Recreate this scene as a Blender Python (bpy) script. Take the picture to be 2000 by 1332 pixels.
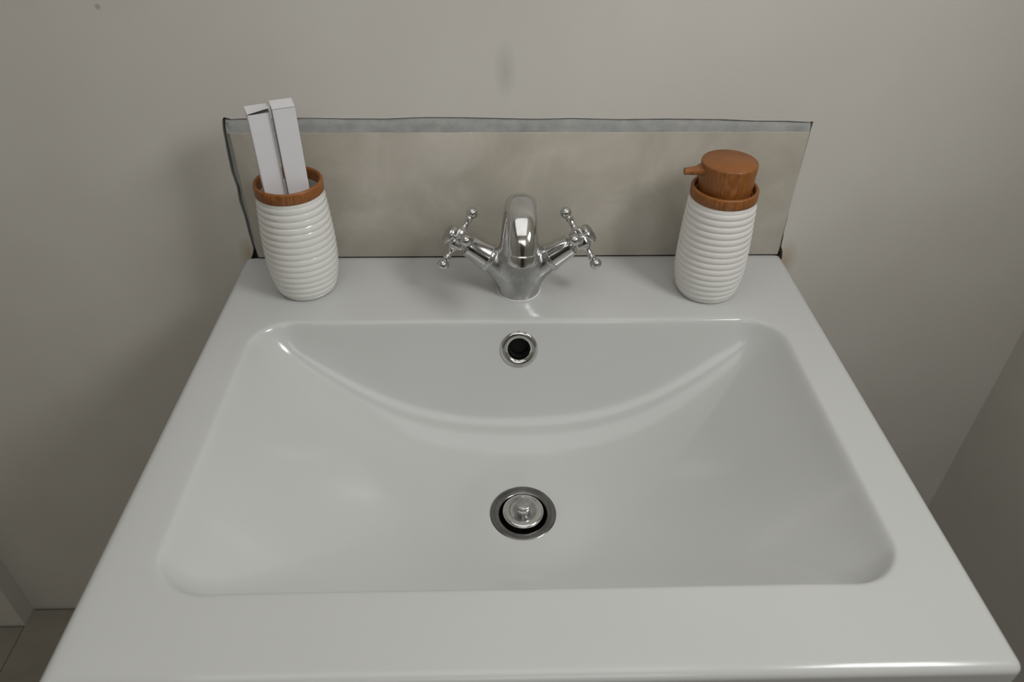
import bpy, bmesh, math, random
import numpy as np
from mathutils import Vector, Matrix, noise

for o in list(bpy.data.objects):
    bpy.data.objects.remove(o, do_unlink=True)
S = bpy.context.scene
C = S.collection

# ---------------------------------------------------------------- camera
cam = bpy.data.cameras.new('camera'); camo = bpy.data.objects.new('camera', cam); C.objects.link(camo)
cr = Vector((0.9997, -0.0249, 0.0082)); cu = Vector((0.0090, 0.6180, 0.7861)); cf = Vector((0.0247, 0.7858, -0.6180))
M = Matrix((( cr.x, cu.x, -cf.x, -0.0253), (cr.y, cu.y, -cf.y, -0.7176), (cr.z, cu.z, -cf.z, 0.4435), (0, 0, 0, 1)))
camo.matrix_world = M
cam.sensor_fit = 'HORIZONTAL'; cam.sensor_width = 36; cam.lens = 1464.0 * 36 / 2000
cam.clip_start = 0.02
cam.dof.use_dof = True; cam.dof.focus_distance = 0.74; cam.dof.aperture_fstop = 8.0
S.camera = camo

# ---------------------------------------------------------------- world, lights, exposure
W = bpy.data.worlds.new('world'); S.world = W; W.use_nodes = True
W.node_tree.nodes['Background'].inputs[0].default_value = (0.9, 0.95, 1, 1)
W.node_tree.nodes['Background'].inputs[1].default_value = 0.25


def area(name, loc, target, sx, sy, power, col):
    l = bpy.data.lights.new(name, 'AREA'); l.shape = 'RECTANGLE'; l.size = sx; l.size_y = sy
    l.energy = power; l.color = col
    o = bpy.data.objects.new(name, l); C.objects.link(o); o.location = loc
    o.rotation_euler = (Vector(target) - Vector(loc)).to_track_quat('-Z', 'Y').to_euler()
    return o


wl = area('window_light', (0.605, -0.56, 0.66), (-0.40, -0.26, -0.12), 0.30, 0.36, 2.9, (1.0, 0.99, 0.985))
wl.data.spread = math.radians(125)
area('ceiling_light', (-0.15, -0.58, 1.66), (-0.15, -0.50, 0), 1.4, 1.0, 4.4, (1.0, 0.99, 0.975))
area('rear_fill_light', (-0.20, -2.0, 1.25), (-0.5, 0, 0.75), 1.5, 0.8, 6.2, (1.0, 0.985, 0.955))  # added fill from behind the camera to brighten the back wall, no known source
S.view_settings.view_transform = 'Standard'; S.view_settings.look = 'None'
S.view_settings.gamma = 1; S.view_settings.use_curve_mapping = False
S.view_settings.exposure = 0.10


# ---------------------------------------------------------------- helpers
def tag(o, label=None, cat=None, group=None, kind=None):
    if label: o['label'] = label
    if cat: o['category'] = cat
    if group: o['group'] = group
    if kind: o['kind'] = kind
    return o


def mk(name, me, mat=None, parent=None):
    o = bpy.data.objects.new(name, me); C.objects.link(o)
    if mat: me.materials.append(mat)
    if parent: o.parent = parent
    return o


def empty(name, loc=(0, 0, 0), rz=0.0):
    o = bpy.data.objects.new(name, None); C.objects.link(o); o.location = loc; o.rotation_euler = (0, 0, rz)
    o.empty_display_size = 0.02
    return o


def mesh(name, V, F, smooth=True, angle=40):
    me = bpy.data.meshes.new(name); me.from_pydata([tuple(v) for v in V], [], F); me.update()
    finish(me, smooth, angle)
    return me


def finish(me, smooth=True, angle=40):
    if smooth:
        me.polygons.foreach_set('use_smooth', [True] * len(me.polygons))
        if angle: me.set_sharp_from_angle(angle=math.radians(angle))


def lathe(name, prof, n=64, mat4=None, angle=40):
    """prof: (r, z) list; r == 0 closes at the axis"""
    V = []; F = []; rows = []
    for r, z in prof:
        if r < 1e-7:
            rows.append([len(V)]); V.append(Vector((0, 0, z)))
        else:
            rows.append(list(range(len(V), len(V) + n)))
            for k in range(n):
                a = 2 * math.pi * k / n; V.append(Vector((r * math.cos(a), r * math.sin(a), z)))
    for A, B in zip(rows, rows[1:]):
        for k in range(n):
            k2 = (k + 1) % n
            if len(A) == 1 and len(B) == 1: continue
            if len(A) == 1: F.append((A[0], B[k2], B[k]))
            elif len(B) == 1: F.append((A[k], A[k2], B[0]))
            else: F.append((A[k], A[k2], B[k2], B[k]))
    if mat4: V = [mat4 @ v for v in V]
    me = mesh(name, V, F, True, angle)
    bm = bmesh.new(); bm.from_mesh(me); bmesh.ops.recalc_face_normals(bm, faces=bm.faces); bm.to_mesh(me); bm.free()
    finish(me, True, angle)
    return me


def box(name, lo, hi, bev=0.0, seg=2, mat4=None):
    bm = bmesh.new(); bmesh.ops.create_cube(bm, size=1)
    for v in bm.verts:
        v.co = Vector([lo[i] + (v.co[i] + .5) * (hi[i] - lo[i]) for i in range(3)])
    if bev: bmesh.ops.bevel(bm, geom=bm.edges[:], offset=bev, segments=seg, profile=.5, affect='EDGES')
    if mat4: bmesh.ops.transform(bm, matrix=mat4, verts=bm.verts)
    me = bpy.data.meshes.new(name); bm.to_mesh(me); bm.free()
    if bev: finish(me, True, 35)
    return me


def sweep(name, path, secs, n=40, cap=True):
    """path: list of Vector; secs: (half width, half thick, exponent); side axis = x"""
    V = []; F = []
    for i, P in enumerate(path):
        a = path[max(0, i - 1)]; b = path[min(len(path) - 1, i + 1)]
        t = (b - a).normalized(); sx = Vector((1, 0, 0)); up = sx.cross(t).normalized()
        w, h, e = secs[i]
        for k in range(n):
            an = 2 * math.pi * k / n; c, s = math.cos(an), math.sin(an)
            V.append(P + sx * (w * math.copysign(abs(c) ** (2 / e), c)) + up * (h * math.copysign(abs(s) ** (2 / e), s)))
    m = len(path)
    for i in range(m - 1):
        for k in range(n):
            k2 = (k + 1) % n; F.append((i * n + k, i * n + k2, (i + 1) * n + k2, (i + 1) * n + k))
    if cap:
        F.append(tuple(range(n - 1, -1, -1))); F.append(tuple(range((m - 1) * n, m * n)))
    me = mesh(name, V, F, True, 50)
    bm = bmesh.new(); bm.from_mesh(me); bmesh.ops.recalc_face_normals(bm, faces=bm.faces); bm.to_mesh(me); bm.free()
    finish(me, True, 50)
    return me


def catmull(P, n):
    P = [tuple(p) for p in P]; out = []
    for i in range(len(P) - 1):
        p0 = P[max(0, i - 1)]; p1 = P[i]; p2 = P[i + 1]; p3 = P[min(len(P) - 1, i + 2)]
        for k in range(n):
            t = k / n
            out.append([.5 * (2 * b + (c - a) * t + (2 * a - 5 * b + 4 * c - d) * t * t + (3 * b - a - 3 * c + d) * t ** 3)
                        for a, b, c, d in zip(p0, p1, p2, p3)])
    out.append(list(P[-1]))
    return out


# ---------------------------------------------------------------- materials
def pm(name, col, rough=.5, metal=0.0, spec=.5):
    m = bpy.data.materials.new(name); m.use_nodes = True
    b = m.node_tree.nodes['Principled BSDF']
    b.inputs['Base Color'].default_value = (*col, 1); b.inputs['Roughness'].default_value = rough
    b.inputs['Metallic'].default_value = metal; b.inputs['Specular IOR Level'].default_value = spec
    return m


def nd(m, t, **k):
    n = m.node_tree.nodes.new(t)
    for a, v in k.items(): setattr(n, a, v)
    return n


def tc(m, scale=(1, 1, 1), rot=(0, 0, 0), loc=(0, 0, 0)):
    t = nd(m, 'ShaderNodeTexCoord'); g = nd(m, 'ShaderNodeMapping')
    g.inputs['Scale'].default_value = scale; g.inputs['Rotation'].default_value = rot; g.inputs['Location'].default_value = loc
    m.node_tree.links.new(t.outputs['Object'], g.inputs['Vector'])
    return g.outputs['Vector']


def noisy(m, vec, scale, detail=4, rough=.5, dist=0):
    n = nd(m, 'ShaderNodeTexNoise'); n.inputs['Scale'].default_value = scale; n.inputs['Detail'].default_value = detail
    n.inputs['Roughness'].default_value = rough; n.inputs['Distortion'].default_value = dist
    m.node_tree.links.new(vec, n.inputs['Vector'])
    return n.outputs['Fac']


def ramp(m, fac, stops):
    r = nd(m, 'ShaderNodeValToRGB'); e = r.color_ramp.elements
    while len(e) < len(stops): e.new(.5)
    for x, (p, c) in zip(e, stops): x.position = p; x.color = (*c, 1)
    m.node_tree.links.new(fac, r.inputs['Fac'])
    return r.outputs['Color']


def mix(m, fac, a, b, mode='MIX'):
    n = nd(m, 'ShaderNodeMix', data_type='RGBA', blend_type=mode)
    for s, v in ((0, fac), (6, a), (7, b)):
        if isinstance(v, (int, float)): n.inputs[s].default_value = v
        elif isinstance(v, tuple): n.inputs[s].default_value = (*v, 1)
        else: m.node_tree.links.new(v, n.inputs[s])
    return n.outputs[2]


def setc(m, out, sock='Base Color'):
    m.node_tree.links.new(out, m.node_tree.nodes['Principled BSDF'].inputs[sock])


def bump(m, h, strength, dist=.001, prev=None):
    b = nd(m, 'ShaderNodeBump'); b.inputs['Strength'].default_value = strength; b.inputs['Distance'].default_value = dist
    m.node_tree.links.new(h, b.inputs['Height'])
    if prev: m.node_tree.links.new(prev, b.inputs['Normal'])
    m.node_tree.links.new(b.outputs['Normal'], m.node_tree.nodes['Principled BSDF'].inputs['Normal'])
    return b.outputs['Normal']


def spot(m, center, radii, rough=.6):
    """0..1 mask of an irregular smudge at a place on the wall"""
    s = tuple(1 / r for r in radii)
    v = tc(m, s, (0, 0, 0), tuple(-c * k for c, k in zip(center, s)))
    g = nd(m, 'ShaderNodeTexGradient', gradient_type='SPHERICAL'); m.node_tree.links.new(v, g.inputs['Vector'])
    return g.outputs['Fac']


wallm = pm('painted_plaster', (.56, .54, .49), .75, 0, .3)
v = tc(wallm)
base = ramp(wallm, noisy(wallm, v, 5, 3, .6), [(.3, (.66, .638, .588)), (.7, (.71, .692, .645))])
base = mix(wallm, spot(wallm, (-.012, 0, .205), (.012, .5, .03)), base, (.56, .55, .515))
base = mix(wallm, spot(wallm, (-.375, 0, .262), (.0035, .5, .0035)), base, (.38, .36, .33))
base = mix(wallm, spot(wallm, (.306, 0, -.008), (.014, .5, .03)), base, (.56, .47, .36))
base = mix(wallm, spot(wallm, (-.294, 0, .004), (.012, .5, .024)), base, (.50, .42, .31))
setc(wallm, base)
b1 = bump(wallm, noisy(wallm, v, 3.2, 2), .55, .008)
bump(wallm, noisy(wallm, v, 90, 4, .6), .12, .0006, b1)

cement = pm('grey_cement', (.36, .37, .36), .85)
v = tc(cement)
setc(cement, ramp(cement, noisy(cement, v, 45, 6, .65), [(.3, (.29, .30, .295)), (.7, (.44, .445, .43))]))
bump(cement, noisy(cement, v, 160, 5), .5, .0012)

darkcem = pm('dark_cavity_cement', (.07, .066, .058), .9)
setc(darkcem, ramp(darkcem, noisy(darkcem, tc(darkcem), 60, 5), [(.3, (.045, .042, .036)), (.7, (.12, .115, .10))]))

tilem = pm('concrete_look_tile', (.40, .385, .33), .5, 0, .4)
v = tc(tilem)
c1 = ramp(tilem, noisy(tilem, v, 11, 6, .62, .6), [(.25, (.40, .375, .32)), (.5, (.51, .48, .42)), (.75, (.63, .60, .55))])
c2 = ramp(tilem, noisy(tilem, tc(tilem, (1, 1, 1), (0, 0, 0), (3, 1, 2)), 4, 3, .5), [(.35, (.85, .84, .82)), (.65, (1.08, 1.07, 1.06))])
setc(tilem, mix(tilem, 1.0, c1, c2, 'MULTIPLY'))
bump(tilem, noisy(tilem, v, 120, 4), .12, .0005)

floorm = pm('floor_tile_dark', (.15, .135, .11), .55)
v = tc(floorm)
setc(floorm, ramp(floorm, noisy(floorm, v, 7, 6, .6, .4), [(.3, (.20, .185, .15)), (.7, (.30, .28, .235))]))
groutm = pm('floor_grout', (.045, .04, .03), .9)
setc(groutm, ramp(groutm, noisy(groutm, tc(groutm), 80, 3), [(.3, (.035, .032, .022)), (.7, (.06, .055, .04))]))
ceilm = pm('ceiling_paint', (.60, .59, .56), .8)
bump(ceilm, noisy(ceilm, tc(ceilm), 60, 3), .1, .001)

ceram = pm('sanitary_ceramic', (.71, .715, .70), .17, 0, .4)
v = tc(ceram)
setc(ceram, ramp(ceram, noisy(ceram, v, 6, 2), [(.3, (.585, .597, .588)), (.7, (.605, .617, .608))]))
b = ceram.node_tree.nodes['Principled BSDF']
b.inputs['Coat Weight'].default_value = .3; b.inputs['Coat Roughness'].default_value = .09
bump(ceram, noisy(ceram, v, 14, 2), .06, .002)

chrome = pm('chrome', (.62, .62, .61), .09, 1.0)
v = tc(chrome)
setc(chrome, ramp(chrome, noisy(chrome, v, 150, 5, .6), [(.3, (.56, .56, .55)), (.7, (.66, .66, .65))]))
setc(chrome, ramp(chrome, noisy(chrome, v, 70, 5, .7), [(.35, (.07, .07, .07)), (.75, (.2, .2, .2))]), 'Roughness')
dullchrome = pm('limescaled_chrome', (.5, .5, .5), .3, 1.0)
v = tc(dullchrome)
setc(dullchrome, ramp(dullchrome, noisy(dullchrome, v, 90, 6, .7), [(.3, (.42, .42, .415)), (.7, (.56, .56, .56))]))
setc(dullchrome, ramp(dullchrome, noisy(dullchrome, v, 60, 5, .7), [(.35, (.16, .16, .16)), (.7, (.42, .42, .42))]), 'Roughness')
steel = pm('drain_steel', (.27, .27, .265), .2, 1.0)
v = tc(steel)
setc(steel, ramp(steel, noisy(steel, v, 60, 4), [(.3, (.15, .15, .147)), (.7, (.27, .27, .265))]))
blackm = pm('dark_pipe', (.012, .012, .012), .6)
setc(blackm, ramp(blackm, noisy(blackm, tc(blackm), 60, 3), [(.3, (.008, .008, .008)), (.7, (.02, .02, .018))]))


def white(name, col, rough, coat):
    m = pm(name, col, rough)
    v = tc(m)
    setc(m, ramp(m, noisy(m, v, 20, 3), [(.3, tuple(c * .97 for c in col)), (.7, tuple(min(1, c * 1.02) for c in col))]))
    m.node_tree.nodes['Principled BSDF'].inputs['Coat Weight'].default_value = coat
    m.node_tree.nodes['Principled BSDF'].inputs['Coat Roughness'].default_value = .12
    return m


glaze = white('white_glaze', (.80, .80, .765), .16, .5)
satin = white('white_satin', (.83, .825, .79), .45, 0)
paper = white('white_carton', (.78, .775, .80), .65, 0)
paper_in = white('carton_inside', (.60, .59, .58), .8, 0)
vanm = white('vanity_lacquer', (.42, .41, .37), .4, .2)


def wood(name, rot):
    m = pm(name, (.33, .13, .03), .42)
    v = tc(m, (1, 7, 1), rot)
    w = nd(m, 'ShaderNodeTexWave', wave_type='BANDS', bands_direction='Y')
    w.inputs['Scale'].default_value = 55; w.inputs['Distortion'].default_value = 4.0
    w.inputs['Detail'].default_value = 3; w.inputs['Detail Scale'].default_value = 1.3
    m.node_tree.links.new(v, w.inputs['Vector'])
    c = ramp(m, w.outputs['Fac'], [(.0, (.25, .085, .017)), (.5, (.295, .105, .023)), (1, (.335, .13, .031))])
    f = ramp(m, noisy(m, tc(m, (1, 9, 1), rot), 130, 3), [(.32, (.74, .74, .74)), (.68, (1.16, 1.16, 1.16))])
    setc(m, mix(m, 1.0, c, f, 'MULTIPLY'))
    return m


woodm = wood('warm_wood', (0, 0, math.radians(32)))

# ---------------------------------------------------------------- the room
ZF = -0.671; ZC = 1.70; XL = -1.45; XR = 0.627; YR = -2.05
HOLE = [(-.2905, .150), (-.2897, .157), (-.2868, .1605), (-.280, .1585), (-.268, .1592), (-.255, .1585), (-.21, .1597), (-.165, .159),
        (-.13, .1588), (-.09, .1602), (-.055, .160), (-.02, .1592), (.02, .1583), (.055, .159), (.10, .1578), (.15, .1583),
        (.20, .1577), (.24, .156), (.27, .1558), (.2925, .1545), (.2968, .1552), (.2964, .148), (.2962, .12), (.2958, .09),
        (.2954, .06), (.2964, .045), (.2962, .030), (.2975, .022), (.2980, .010), (.3010, .004), (.3022, -.004), (.3016, -.03),
        (.3015, -.06), (-.296, -.06), (-.297, -.008), (-.2905, .0045), (-.2885, .012), (-.2895, .03), (-.2898, .05), (-.2915, .07), (-.2905, .085),
        (-.2925, .102), (-.2922, .12), (-.2912, .135)]
bm = bmesh.new()


def ring_edges(pts, y):
    vs = [bm.verts.new((x, y, z)) for x, z in pts]
    return vs, [bm.edges.new((vs[i], vs[(i + 1) % len(vs)])) for i in range(len(vs))]


hv, he = ring_edges(HOLE, 0)
ov, oe = ring_edges([(XL, ZF - .01), (XR, ZF - .01), (XR, ZC), (XL, ZC)], 0)
bmesh.ops.triangle_fill(bm, use_beauty=True, use_dissolve=False, edges=he + oe)
iv = [bm.verts.new((x * 1.0, .011, z)) for x, z in HOLE]
n = len(HOLE); sidef = []
for i in range(n):
    bm.faces.new((hv[i], hv[(i + 1) % n], iv[(i + 1) % n], iv[i]))
bf = bm.faces.new(iv)
bmesh.ops.recalc_face_normals(bm, faces=bm.faces)
me = bpy.data.meshes.new('wall_back'); bm.to_mesh(me); bm.free()
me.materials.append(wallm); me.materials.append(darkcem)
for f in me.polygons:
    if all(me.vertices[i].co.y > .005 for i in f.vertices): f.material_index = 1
wb = bpy.data.objects.new('wall_back', me); C.objects.link(wb); tag(wb, kind='structure')


def plane(name, pts, mat):
    o = mk(name, mesh(name, pts, [tuple(range(len(pts)))], False), mat); tag(o, kind='structure'); return o


wallr = wallm.copy(); wallr.name = 'painted_plaster_side'
plane('wall_right', [(XR, 0, ZF - .01), (XR, 0, ZC), (XR, YR, ZC), (XR, YR, ZF - .01)], wallr)
plane('wall_left', [(XL, 0, ZF - .01), (XL, YR, ZF - .01), (XL, YR, ZC), (XL, 0, ZC)], wallm)
plane('wall_front', [(XL, YR, ZF - .01), (XR, YR, ZF - .01), (XR, YR, ZC), (XL, YR, ZC)], wallm)
plane('ceiling', [(XL, 0, ZC), (XL, YR, ZC), (XR, YR, ZC), (XR, 0, ZC)], ceilm)
# boxed-out strip of wall at the far left
o = mk('trim_1', box('trim_1', (XL, -.0305, ZF - .0038), (-.7851, .004, ZC)), wallm); tag(o, kind='structure')
# unseen door added behind the camera to put a dark reflection in the chrome
doorm = pm('dark_door', (.09, .075, .06), .45)
setc(doorm, ramp(doorm, noisy(doorm, tc(doorm, (1, 1, 8)), 9, 4), [(.3, (.07, .055, .045)), (.7, (.12, .10, .08))]))
dr = empty('added_door_1', (-.05, YR, ZF)); tag(dr, kind='structure')
mk('door_panel', box('door_panel', (-.40, 0, 0), (.40, .04, 2.02), .003), doorm, dr)
mk('door_handle', lathe('door_handle', [(0, 0), (.011, 0), (.011, .10), (0, .10)], 20, Matrix.Translation((.30, .065, 1.0)) @ Matrix.Rotation(math.pi / 2, 4, 'Y')), chrome, dr)
for x0, x1, z0, z1 in ((-.46, -.40, 0, 2.08), (.40, .46, 0, 2.08), (-.40, .40, 2.02, 2.08)):
    mk('door_frame', box('door_frame', (x0, 0, z0), (x1, .055, z1), .003), ceilm, dr)

# floor: dark bed with single tiles, one joint runs to the camera at x = -0.785
fl = mk('floor', mesh('floor', [(XL, YR, ZF - .004), (XR, YR, ZF - .004), (XR, 0, ZF - .004), (XL, 0, ZF - .004)], [(0, 1, 2, 3)], False), groutm)
tag(fl, kind='structure')
TS = .45
me_t = box('tile', (0, 0, -.0045), (TS - .0009, TS - .003, 0), .0006, 1)
me_t.materials.append(floorm)
x = -.785 - 2 * TS
while x < XR:
    y = -.0035
    while y > YR:
        x0 = max(x, XL); x1 = min(x + TS - .0009, XR); y1 = y - (.030 if x < -.79 and y > -.01 else 0); y0 = max(y - TS + .003, YR)
        if x1 - x0 > .02 and y1 - y0 > .02:
            full = abs(x1 - x0 - (TS - .0009)) < 1e-5 and abs(y1 - y0 - (TS - .003)) < 1e-5
            m_ = me_t if full else box('tile', (0, 0, -.0045), (x1 - x0, y1 - y0, 0), .0006, 1)
            if not full: m_.materials.append(floorm)
            t = bpy.data.objects.new('tile', m_); C.objects.link(t); t.parent = fl
            t.location = (x0, y0, ZF)
        y -= TS
    x += TS

# ---------------------------------------------------------------- splashback tile in its cement bed
sb = empty('splashback_tile', (0, 0, 0))
tag(sb, 'long beige concrete-look splashback tile set in the wall behind the basin with rough grey edges', 'tile')
tb = mk('tile_slab', box('tile_slab', (-.2838, -.0035, .0022), (.2945, .0075, .1455), .0006, 2), tilem, sb)


def ribbon(name, top, bot, y0, y1, amp, seed):
    """rough cement strip between two outlines, its face wavy"""
    V = []; F = []; m = len(top)
    rnd = random.Random(seed)
    for i in range(m):
        a = Vector((top[i][0], 0, top[i][1])); b_ = Vector((bot[i][0], 0, bot[i][1]))
        for k in range(5):
            q = a.lerp(b_, k / 4)
            e = .0016 if k in (0,) else 0
            q.y = y0 + (y1 - y0) * k / 4 + e + amp * noise.noise(Vector((q.x * 60, k * .8, q.z * 60 + seed)))
            V.append(q)
        V.append(Vector((bot[i][0], .0105, bot[i][1]))); V.append(Vector((top[i][0], .0105, top[i][1])))
    for i in range(m - 1):
        for k in range(7):
            k2 = (k + 1) % 7
            F.append((i * 7 + k, i * 7 + k2, (i + 1) * 7 + k2, (i + 1) * 7 + k))
    F.append(tuple(range(7))); F.append(tuple(range((m - 1) * 7 + 6, (m - 1) * 7 - 1, -1)))
    me = mesh(name, V, F, True, 50)
    bm = bmesh.new(); bm.from_mesh(me); bmesh.ops.recalc_face_normals(bm, faces=bm.faces); bm.to_mesh(me); bm.free()
    finish(me, True, 50)
    return me


def interp(pts, n):
    out = []
    for i in range(n):
        t = i / (n - 1) * (len(pts) - 1); k = min(int(t), len(pts) - 2); f = t - k
        out.append((pts[k][0] * (1 - f) + pts[k + 1][0] * f, pts[k][1] * (1 - f) + pts[k + 1][1] * f))
    return out


tp = [(-.2865, .1575), (-.280, .1575), (-.265, .1578), (-.21, .1588), (-.165, .158), (-.13, .1577), (-.09, .159), (-.055, .1588), (-.02, .158),
      (.02, .1572), (.055, .1578), (.10, .1566), (.15, .157), (.20, .1565), (.24, .1548), (.27, .1546), (.2915, .1532), (.2945, .1535)]
xs = [p[0] for p in tp]
top = [(x, float(np.interp(x, xs, [p[1] for p in tp])) + .0004 * noise.noise(Vector((x * 90, 0, 0)))) for x in np.linspace(-.2865, .2945, 110)]
bot = [(x, .1449) for x, z in top]
o = mk('cement_strip', ribbon('cement_strip', top, bot, -.0002, -.0028, .0008, 3), cement, sb); o['label'] = 'blue-grey cement strip along the top edge'
lx = [(-.2865, .156), (-.2885, .147), (-.2893, .135), (-.2900, .12), (-.2903, .102), (-.2882, .085), (-.2893, .07), (-.2878, .05), (-.2876, .03), (-.2870, .012), (-.2862, .003)]
lft = interp(lx, 60)
o = mk('cement_strip', ribbon('cement_strip', lft, [(-.2832, z) for x, z in lft], .0005, -.0022, .0008, 9), cement, sb); o['label'] = 'grey cement strip down the left edge'
rr = [(.2941, z) for z in np.linspace(.003, .045, 20)]
ro = [(.2941 + .0012 + .0036 * (1 - (z - .003) / .042), z) for x, z in rr]
mk('cement_strip', ribbon('cement_strip', ro, rr, .004, -.0015, .0014, 17), cement, sb)

# ---------------------------------------------------------------- washbasin
D = 0.487
XD, YD, ZD = 0.001, -.2655, -.118
BX, BY0, BY1, BR = .2565, -.1175, -.4255, .038          # bowl outline


def bowl(x, y):
    cx, cy = 0, (BY0 + BY1) / 2; hx, hy = BX, (BY0 - BY1) / 2
    ax = np.abs(x - cx) - (hx - BR); ay = np.abs(y - cy) - (hy - BR)
    sd = -(np.hypot(np.maximum(ax, 0), np.maximum(ay, 0)) + np.minimum(np.maximum(ax, ay), 0) - BR)
    u = np.clip(np.abs(x) / (BX), 0, 1.3)
    dmax = .1195 - .9 * (y - YD) ** 2
    A = dmax * (1 - u ** 2.45)
    A = np.where(u > 1, -(u - 1) * .3, A) + .009 * (1 - np.exp(-np.maximum(1 - u, 0) / .035))
    ys = np.where(y > cy, BY0 - y, y - BY1)
    Wl = sd * 2.9
    k = .066 * np.tanh(np.maximum(A, 0) / .07)
    sm = .5 * (A + Wl - np.sqrt((A - Wl) ** 2 + k * k + 1e-9))
    # round the outer lip
    q = .0042
    dep = .5 * (sm + np.sqrt(sm * sm + q * q)) - q * .5 * np.exp(-np.abs(np.minimum(sm, 0)) / .004) * 0
    dep = dep - .5 * (-.05 + math.sqrt(.05 * .05 + q * q)) * (sm < -.05)
    # seat round the waste
    r = np.hypot(x - XD, y - YD); t = np.clip((.085 - r) / .052, 0, 1); t = t * t * (3 - 2 * t)
    return -(dep * (1 - t) + (-ZD) * t)


RX, RZ = .0075, .0055
NX, NY = 400, 330
ph = np.linspace(math.pi / 2, 0, 8)[:-1]
gx = np.concatenate([-.3 + RX - RX * np.sin(ph), np.linspace(-.3 + RX, .3 - RX, NX), (.3 - RX + RX * np.sin(ph))[::-1]])
gy = np.concatenate([-D + RX - RX * np.sin(ph), np.linspace(-D + RX, -.0015, NY)])
X, Y = np.meshgrid(gx, gy, indexing='ij')
a = np.clip((np.abs(X) - (.3 - RX)) / RX, 0, 1); b_ = np.clip((-D + RX - Y) / RX, 0, 1)
a2 = a * np.sqrt(1 - b_ ** 2 / 2); b2 = b_ * np.sqrt(1 - a ** 2 / 2)
rad = np.minimum(np.hypot(a2, b2), 1)
Xn = np.where(a > 0, np.sign(X) * (.3 - RX + RX * a2), X); Yn = np.where(b_ > 0, -D + RX - RX * b2, Y)
# deck: the outer 15 mm fall away very slightly, as pressed ceramic does
ed = np.minimum(.3 - np.abs(X), Y + D); roll = np.clip((.020 - ed) / .020, 0, 1) ** 2 * .0010
Z = bowl(X, Y) - RZ * (1 - np.sqrt(1 - rad ** 2)) - roll
Z += float(-Z[NX // 2, 60:80].max()) * 0
nx, ny = X.shape
Xn = Xn * (1 + .0145 * (-Yn / D))
V = np.stack([Xn, Yn, Z], -1).reshape(-1, 3)
idx = np.arange(nx * ny).reshape(nx, ny)
F = np.stack([idx[:-1, :-1], idx[1:, :-1], idx[1:, 1:], idx[:-1, 1:]], -1).reshape(-1, 4)
cen = V[F].mean(1)
# overflow: a hole in the steep back wall, its axis square to that wall
OX, OY = .0003, -.1310
OZ = float(bowl(np.array([OX]), np.array([OY]))[0])
gz = float((bowl(np.array([OX]), np.array([OY + .001])) - bowl(np.array([OX]), np.array([OY - .001])))[0]) / .002
on = Vector((0, -gz, 1)).normalized()
keep = np.hypot(cen[:, 0] - XD, cen[:, 1] - YD) > .0272
pv = cen - np.array([OX, OY, OZ]); od = pv - (pv @ np.array(on))[:, None] * np.array(on)
keep &= ~((np.linalg.norm(od, axis=1) < .0125) & (cen[:, 1] > -.18))
F = F[keep]
# skirt down the outside
per = list(idx[:, 0]) + list(idx[-1, 1:]) + list(idx[::-1, -1][1:]) + list(idx[0, ::-1][1:-1])
V = [tuple(q) for q in V]; F = [tuple(int(i) for i in f) for f in F]
n0 = len(V)
H1 = -.075
for i in per: V.append((V[i][0], V[i][1], H1))
m = len(per)
for k in range(m):
    k2 = (k + 1) % m; F.append((int(per[k2]), int(per[k]), n0 + k, n0 + k2))
# underside shell of the bowl (coarse)
n1 = len(V)
for k in range(m):
    q = V[n0 + k]; V.append((q[0] * .93, -D / 2 + (q[1] + D / 2) * .93, H1))
for k in range(m):
    k2 = (k + 1) % m; F.append((n0 + k2, n0 + k, n1 + k, n1 + k2))
me = bpy.data.meshes.new('basin_bowl'); me.from_pydata(V, [], F); me.update(); finish(me, True, 60)
wbz = empty('washbasin', (0, 0, 0))
tag(wbz, 'white ceramic rectangular washbasin with a sloping bowl and flat deck against the wall', 'washbasin')
mk('basin_bowl', me, ceram, wbz)

# overflow ring
om = Matrix.Translation((OX, OY, OZ)) @ on.to_track_quat('Z', 'Y').to_matrix().to_4x4()
ovp = [(.0185, -.0035), (.0190, .0000), (.0188, .0012), (.0176, .0020), (.0155, .0024), (.0130, .0021), (.0115, .0010), (.0106, -.0008), (.0103, -.004), (.0103, -.016)]
ring_o = mk('overflow_ring', lathe('overflow_ring', ovp, 64, om, 60), chrome, wbz); ring_o['label'] = 'round chrome overflow ring'
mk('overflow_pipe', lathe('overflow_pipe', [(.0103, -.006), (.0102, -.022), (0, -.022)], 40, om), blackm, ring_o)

# waste: flange, hollow, plug with knob
dm = Matrix.Translation((XD, YD, ZD)) @ Matrix.Rotation(math.radians(2.5), 4, 'X')
fp = [(.0306, -.002), (.0311, .0004), (.0306, .0013), (.0292, .0016), (.0262, .0014), (.0235, .0010), (.0222, .0004), (.0215, -.0012), (.0212, -.006), (.0211, -.030)]
fg = mk('waste_flange', lathe('waste_flange', fp, 72, dm, 60), steel, wbz); fg['label'] = 'dark steel waste flange'
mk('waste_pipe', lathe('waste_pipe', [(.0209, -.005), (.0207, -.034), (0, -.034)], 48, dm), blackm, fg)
pp = [(0, -.030), (.005, -.030), (.005, -.001), (.017, .0005), (.0190, .0022), (.0193, .0034), (.0188, .0045), (.0165, .0053), (.0115, .0050), (.0085, .0047),
      (.0056, .0049), (.0050, .0062), (.0052, .0078), (.0068, .0090), (.0074, .0100), (.0074, .0145), (.0071, .0153), (.0064, .0157), (0, .0158)]
pl = mk('waste_plug', lathe('waste_plug', pp[:11] + [(0, .0047)], 64, dm, 60), chrome, wbz); pl['label'] = 'round chrome plug with a small knob'
mk('plug_knob', lathe('plug_knob', [(0, .0045)] + pp[10:], 40, dm, 40), dullchrome, pl)

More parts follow.
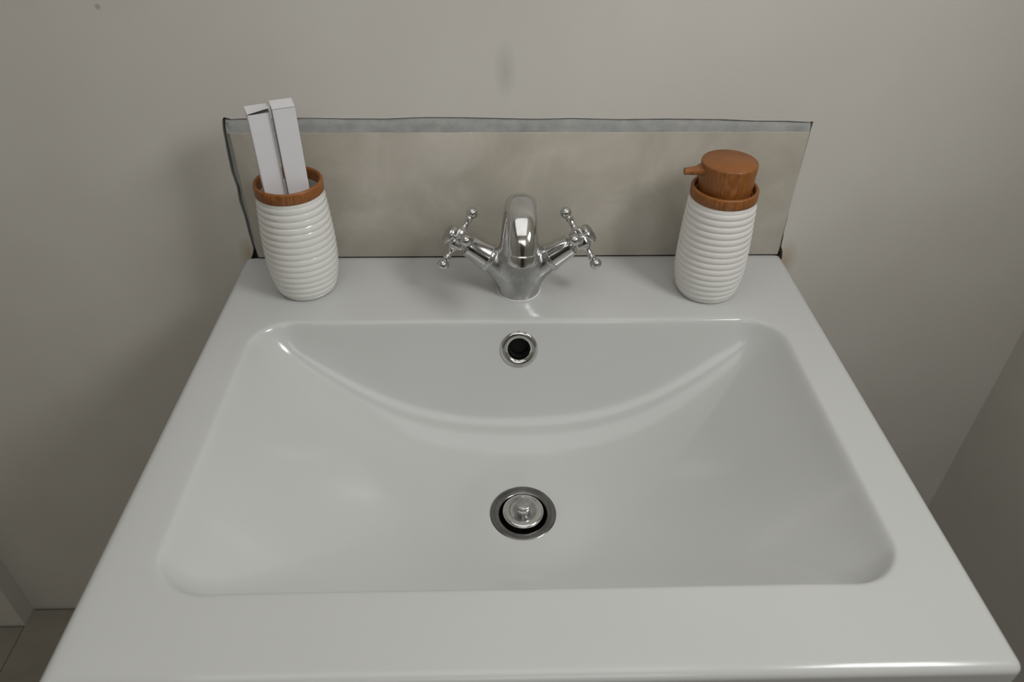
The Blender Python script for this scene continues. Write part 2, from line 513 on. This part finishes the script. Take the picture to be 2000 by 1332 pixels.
# vanity unit below
vn = empty('vanity_cabinet', (0, 0, ZF))
tag(vn, 'grey vanity cabinet with two drawers, its dark front just under the lip of the basin', 'cabinet')
zt = -.076 - ZF
for lo, hi in (((-.275, -.455, 0), (-.259, -.004, zt)), ((.259, -.455, 0), (.275, -.004, zt)), ((-.259, -.455, .0), (.259, -.004, .016)), ((-.259, -.020, .016), (.259, -.004, zt))):
    mk('side_panel' if hi[0] - lo[0] < .1 else 'cabinet_panel', box('panel', lo, hi, .001, 1), vanm, vn)
for z0, z1 in ((.02, zt / 2 - .003), (zt / 2 + .003, zt - .004)):
    d = mk('drawer_front', box('drawer_front', (-.28, -.474, z0), (.28, -.4552, z1), .0015), vanm, vn)
    mk('drawer_handle', box('drawer_handle', (-.07, -.486, z1 - .05), (.07, -.4742, z1 - .042), .001), dullchrome, d)

# ---------------------------------------------------------------- mixer tap
TX, TY = .0015, -.066
tap = empty('mixer_tap', (TX, TY, 0))
tag(tap, 'chrome mixer tap with an arched spout and two cross handles on the basin deck', 'tap')
TH = math.radians(36)
O0 = Vector((0, 0, .0165))


def axm(s):          # matrix whose Z runs out along the valve on side s
    d = Vector((s * math.cos(TH), 0, math.sin(TH)))
    r = Vector((s * math.sin(TH) * -1, 0, math.cos(TH)))       # 'up' arm direction
    yv = d.cross(r)
    m = Matrix(((r.x, yv.x, d.x, O0.x), (r.y, yv.y, d.y, O0.y), (r.z, yv.z, d.z, O0.z), (0, 0, 0, 1)))
    return m


# body: several rough volumes fused by a voxel remesh, then smoothed
bmj = bmesh.new()


def add(me):
    bmj.from_mesh(me); bpy.data.meshes.remove(me)


V = []; F = []; nn = 40
secs = [(0, .0218, .0218), (.004, .0222, .0220), (.009, .0232, .0215), (.015, .0262, .0205), (.021, .0310, .0192), (.027, .0345, .0184), (.034, .0350, .0174), (.041, .0295, .0165), (.048, .0225, .0155), (.056, .0192, .0145), (.064, .0180, .0140)]
for z, w, d in secs:
    for k in range(nn):
        an = 2 * math.pi * k / nn; V.append((w * math.cos(an), d * math.sin(an) * (1 if math.sin(an) > 0 else 1.02), z))
for i in range(len(secs) - 1):
    for k in range(nn):
        k2 = (k + 1) % nn; F.append((i * nn + k, i * nn + k2, (i + 1) * nn + k2, (i + 1) * nn + k))
F.append(tuple(range(nn - 1, -1, -1))); F.append(tuple(range((len(secs) - 1) * nn, len(secs) * nn)))
add(mesh('a', V, F))
for s in (-1, 1):
    add(lathe('a', [(0, .004), (.0135, .004), (.0165, .016), (.0148, .026), (.0132, .034), (.0132, .0385), (0, .0385)], 36, axm(s)))
path0 = [(-.001, .030), (-.001, .055), (-.002, .077), (-.008, .096), (-.020, .1095), (-.035, .1150), (-.050, .1125), (-.0610, .1065), (-.0690, .0985), (-.0718, .0890)]
sec0 = [(.0200, .0160, 2.2), (.0192, .0145, 2.2), (.0176, .0130, 2.2), (.0158, .0118, 2.3), (.0146, .0108, 2.4), (.0139, .0102, 2.5), (.0136, .0100, 2.5), (.0134, .0102, 2.4), (.0132, .0110, 2.2), (.0130, .0124, 2.0)]
pth = catmull(path0, 6); sc = catmull(sec0, 6)
add(sweep('a', [Vector((0, y, z)) for y, z in pth[:14]], sc[:14], 40))
tmp = bpy.data.meshes.new('tmp'); bmj.to_mesh(tmp); bmj.free()
to = bpy.data.objects.new('tmp', tmp); C.objects.link(to)
r = to.modifiers.new('r', 'REMESH'); r.mode = 'VOXEL'; r.voxel_size = .0009; r.use_smooth_shade = True
sm = to.modifiers.new('s', 'SMOOTH'); sm.factor = .5; sm.iterations = 22
dg = bpy.context.evaluated_depsgraph_get(); dg.update()
bodym = bpy.data.meshes.new_from_object(to.evaluated_get(dg)); bpy.data.objects.remove(to)
bodym.name = 'tap_body'; finish(bodym, True, 0)
# keep the foot flat on the deck
for vtx in bodym.vertices:
    if vtx.co.z < .0006: vtx.co.z = .0002
mk('tap_body', bodym, dullchrome, tap)
sp = mk('spout', sweep('spout', [Vector((0, y, z)) for y, z in pth[9:]], sc[9:], 48), chrome, tap)
am = Matrix.Translation((0, -.0720, .0885)) @ Matrix.Rotation(math.radians(-10), 4, 'X')
aer = mk('aerator', lathe('aerator', [(0, -.0090), (.0095, -.0090), (.0100, -.0098), (.0128, -.0098), (.0136, -.0091), (.0137, -.0010), (.0134, .0002), (.0122, .0012), (0, .0012)], 48, am, 30), chrome, sp)
mk('base_gasket', lathe('base_gasket', [(.0200, .0001), (.0226, .0001), (.0229, .0006), (.0224, .0010), (.0200, .0010)], 48), satin, tap)
# valves and cross handles
for s in (-1, 1):
    m4 = axm(s)
    slv = mk('valve_sleeve', lathe('valve_sleeve', [(0, .036), (.0134, .036), (.0144, .0366), (.0147, .0385), (.0145, .0408), (.0136, .0416), (.0134, .0424),
                                                    (.0121, .055), (.0113, .0625), (.0110, .0640), (.0094, .0646), (0, .0646)], 48, m4, 28), chrome, tap)
    hr = m4 @ Matrix.Rotation(-s * math.radians(32), 4, 'Z')
    hb = bmesh.new()
    for me_ in (box('h', (-.0102, -.0102, .0685), (.0102, .0102, .0832), .0028, 2, hr),
                lathe('h', [(0, .0640), (.0062, .0640), (.0070, .0655), (.0060, .0668), (.0082, .0688), (.0082, .072), (0, .072)], 32, m4),
                lathe('h', [(0, .081), (.0096, .081), (.0100, .0832), (.0105, .0842), (.0107, .0858), (.0102, .0872), (.0092, .0876), (0, .0876)], 40, m4)):
        hb.from_mesh(me_); bpy.data.meshes.remove(me_)
    hm = bpy.data.meshes.new('cross_handle'); hb.to_mesh(hm); hb.free(); finish(hm, True, 50)
    hd = mk('cross_handle', hm, chrome, tap)
    mk('handle_cap', lathe('handle_cap', [(0, .0874), (.0090, .0874), (.0089, .0884), (.0075, .0892), (.004, .0897), (0, .0898)], 40, m4, 50), dullchrome, hd)
    arm = [(0, .0080), (.0062, .0088), (.0054, .0105), (.0036, .0120), (.0030, .0145), (.0029, .0180), (.0034, .0212), (.0042, .0224), (.0036, .0232)]
    cz = .0296; rb = .0059
    arm += [(rb * math.cos(t), cz + rb * math.sin(t)) for t in np.linspace(-math.pi * .30, math.pi / 2 - .02, 13)] + [(0, cz + rb)]
    for k in range(4):
        mk('handle_arm', lathe('handle_arm', arm, 24, m4 @ Matrix.Translation((0, 0, .0760)) @ Matrix.Rotation(k * math.pi / 2 - s * math.radians(32), 4, 'Z') @ Matrix.Rotation(math.pi / 2, 4, 'Y'), 50), chrome, hd)


# ---------------------------------------------------------------- ribbed tumbler and soap pump
def ribbed(prof, ztop, nrib, amp, z0):
    zz = [p[0] for p in prof]; rr = [p[1] for p in prof]; out = []
    for z in np.linspace(0.0008, ztop, 230):
        r = float(np.interp(z, zz, rr))
        if z > z0:
            f = (z - z0) / (ztop - .004 - z0) * nrib
            if f < nrib: r += amp * (abs(math.sin(math.pi * f)) ** .75 - .75)
            else: r -= amp * .25
        out.append((r, z))
    return out


def smoothprof(p):
    P = catmull(p, 10); return [(a, b) for a, b in P]


cup = empty('toothbrush_tumbler', (-.2195, -.058, 0))
tag(cup, 'white ribbed ceramic tumbler with a wooden rim holding two cartons', 'tumbler')
CP = smoothprof([(0, .0268), (.004, .0295), (.012, .0322), (.03, .0352), (.055, .0358), (.08, .0346), (.1, .0331), (.1115, .0322)])
prof = [(0, .0006), (.0255, .0006), (.0268, .0009)] + ribbed(CP, .1115, 15, .0011, .0045) + [(.0290, .1115), (.0298, .1), (.0325, .06), (.0322, .03), (.0290, .010), (.025, .006), (0, .0055)]
mk('tumbler_body', lathe('tumbler_body', prof, 96, None, 60), glaze, cup)
wr = [(.0290, .1105), (.0318, .1105), (.0325, .1112), (.0326, .1205), (.0320, .1218), (.0308, .1224), (.0296, .1218), (.0289, .1205), (.0288, .1105)]
o = mk('wooden_rim', lathe('wooden_rim', wr, 96, None, 50), woodm, cup); o['label'] = 'brown wood rim band'

dis = empty('soap_dispenser', (.1975, -.068, 0))
tag(dis, 'white ribbed soap dispenser with a brown wooden pump top at the right of the deck', 'dispenser')
CP = smoothprof([(0, .0272), (.004, .0298), (.012, .0325), (.03, .0350), (.055, .0350), (.08, .0339), (.1, .0328), (.1085, .0318)])
prof = [(0, .0006), (.0255, .0006), (.0272, .0009)] + ribbed(CP, .1085, 15, .0011, .0045) + [(.0, .1085)]
mk('bottle_body', lathe('bottle_body', prof, 96, None, 60), satin, dis)
wr = [(.0262, .1082), (.0314, .1082), (.0320, .1089), (.0321, .1178), (.0315, .1188), (.0304, .1193), (.0291, .1190), (.0283, .1180), (.0281, .1125), (.0262, .1120)]
o = mk('wooden_collar', lathe('wooden_collar', wr, 96, None, 50), woodm, dis)
tc_ = Matrix.Rotation(math.radians(3), 4, 'Y')
pc = [(0, .1090), (.0245, .1090), (.0252, .1110), (.0264, .1425), (.0262, .1438), (.0254, .1446), (0, .1448)]
cap = mk('pump_top', lathe('pump_top', pc, 96, None, 50), woodm, dis)
sd_ = Matrix.Rotation(math.radians(180), 4, 'Z')
spth = [Vector((-.0225, 0, .1365)), Vector((-.0265, 0, .1360)), Vector((-.0295, 0, .1352)), Vector((-.0325, 0, .1348)), Vector((-.037, 0, .1345)), Vector((-.0415, 0, .1342)), Vector((-.0418, 0, .1342))]
ssec = [(.0095, .0055), (.0082, .0048), (.0066, .0042), (.0052, .0038), (.0043, .0035), (.0036, .0033), (.0030, .0027)]
V = []; F = []; n = 24
for P, (w, h) in zip(spth, ssec):
    for k in range(n):
        an = 2 * math.pi * k / n; V.append(P + Vector((0, w * math.cos(an), h * math.sin(an))))
for i in range(len(spth) - 1):
    for k in range(n):
        k2 = (k + 1) % n; F.append((i * n + k, i * n + k2, (i + 1) * n + k2, (i + 1) * n + k))
F.append(tuple(range(n))); F.append(tuple(range((len(spth)) * n - 1, (len(spth) - 1) * n - 1, -1)))
mk('pump_nozzle', mesh('pump_nozzle', V, F, True, 50), woodm, cap)


# ---------------------------------------------------------------- two slim cartons in the tumbler
def carton(name, base, tip, w, d, yaw, open_flap, label):
    base = Vector(base); tip = Vector(tip); z = (tip - base); L = z.length; z.normalize()
    x = Vector((math.cos(yaw), math.sin(yaw), 0)); x = (x - z * x.dot(z)).normalized(); y = z.cross(x)
    R_ = Matrix(((x.x, y.x, z.x, base.x), (x.y, y.y, z.y, base.y), (x.z, y.z, z.z, base.z), (0, 0, 0, 1)))
    r = empty(name); r.matrix_world = R_
    tag(r, label, 'carton', 'slim white cartons in the tumbler')
    # tube: thin card walls, open at the top
    t = .0005; V = []; F = []
    for (xx, yy) in ((-w / 2, -d / 2), (w / 2, -d / 2), (w / 2, d / 2), (-w / 2, d / 2)): V.append((xx, yy, 0))
    for (xx, yy) in ((-w / 2, -d / 2), (w / 2, -d / 2), (w / 2, d / 2), (-w / 2, d / 2)): V.append((xx, yy, L))
    for (xx, yy) in ((-w / 2 + t, -d / 2 + t), (w / 2 - t, -d / 2 + t), (w / 2 - t, d / 2 - t), (-w / 2 + t, d / 2 - t)): V.append((xx, yy, L))
    for (xx, yy) in ((-w / 2 + t, -d / 2 + t), (w / 2 - t, -d / 2 + t), (w / 2 - t, d / 2 - t), (-w / 2 + t, d / 2 - t)): V.append((xx, yy, L - .03))
    F.append((3, 2, 1, 0))
    for k in range(4):
        k2 = (k + 1) % 4
        F += [(k, k2, 4 + k2, 4 + k), (4 + k, 4 + k2, 8 + k2, 8 + k), (8 + k, 8 + k2, 12 + k2, 12 + k)]
    F.append((12, 13, 14, 15))
    me = mesh('carton_tube', V, F, False)
    bm = bmesh.new(); bm.from_mesh(me); bmesh.ops.recalc_face_normals(bm, faces=bm.faces)
    ed = [e for e in bm.edges if (e.verts[0].co.z < L + .001 and e.verts[1].co.z > L - .001 and e.verts[0].co.z < .01 and e.calc_face_angle(0) > 1)]
    bmesh.ops.bevel(bm, geom=ed, offset=.0004, segments=2, affect='EDGES'); bm.to_mesh(me); bm.free()
    mk('carton_tube', me, paper, r)
    # lid hinged on the back edge; a bent tuck flap in front
    lift = open_flap
    V = []; F = []; N = 8
    for i in range(N + 1):
        f = i / N; yy = d / 2 - f * d * 1.0
        for sx in (-1, 1):
            lz = L + .0004 + lift * f * (1.0 if sx > 0 else .15) * (.6 + .4 * f)
            V.append((sx * w / 2, yy, lz))
    k = len(V)
    V += [(v_[0], v_[1], v_[2] + .0006) for v_ in V[:k]]
    for i in range(N):
        F.append((2 * i, 2 * i + 1, 2 * i + 3, 2 * i + 2)); F.append((k + 2 * i + 2, k + 2 * i + 3, k + 2 * i + 1, k + 2 * i))
        F.append((2 * i, 2 * i + 2, k + 2 * i + 2, k + 2 * i)); F.append((2 * i + 1, k + 2 * i + 1, k + 2 * i + 3, 2 * i + 3))
    F.append((0, k, k + 1, 1)); F.append((2 * N, 2 * N + 1, k + 2 * N + 1, k + 2 * N))
    mk('lid_flap', mesh('lid_flap', V, F, False), paper, r)
    if open_flap:
        # side dust flap folded in under the lifted lid
        V = [(w / 2 - .0006, -d / 2 + .001, L - .0004), (w / 2 - .0006, d / 2 - .001, L - .0004), (-w * .1, d / 2 - .003, L - .004), (-w * .1, -d / 2 + .003, L - .004)]
        V += [(a_, b__, c_ - .0005) for a_, b__, c_ in V]
        F = [(0, 1, 2, 3), (7, 6, 5, 4), (0, 4, 5, 1), (1, 5, 6, 2), (2, 6, 7, 3), (3, 7, 4, 0)]
        mk('dust_flap', mesh('dust_flap', V, F, False), paper_in, r)
    return r


carton('slim_carton', (-.2308, -.0642, .012), (-.2312, -.0698, .1945), .0192, .0195, math.radians(22), .0035,
       'left white slim carton in the tumbler, its lid flap lifted open at one corner')
carton('slim_carton', (-.2096, -.0618, .012), (-.2092, -.0672, .1985), .0195, .0195, math.radians(20), 0,
       'right white slim carton in the tumbler, its flat lid closed')
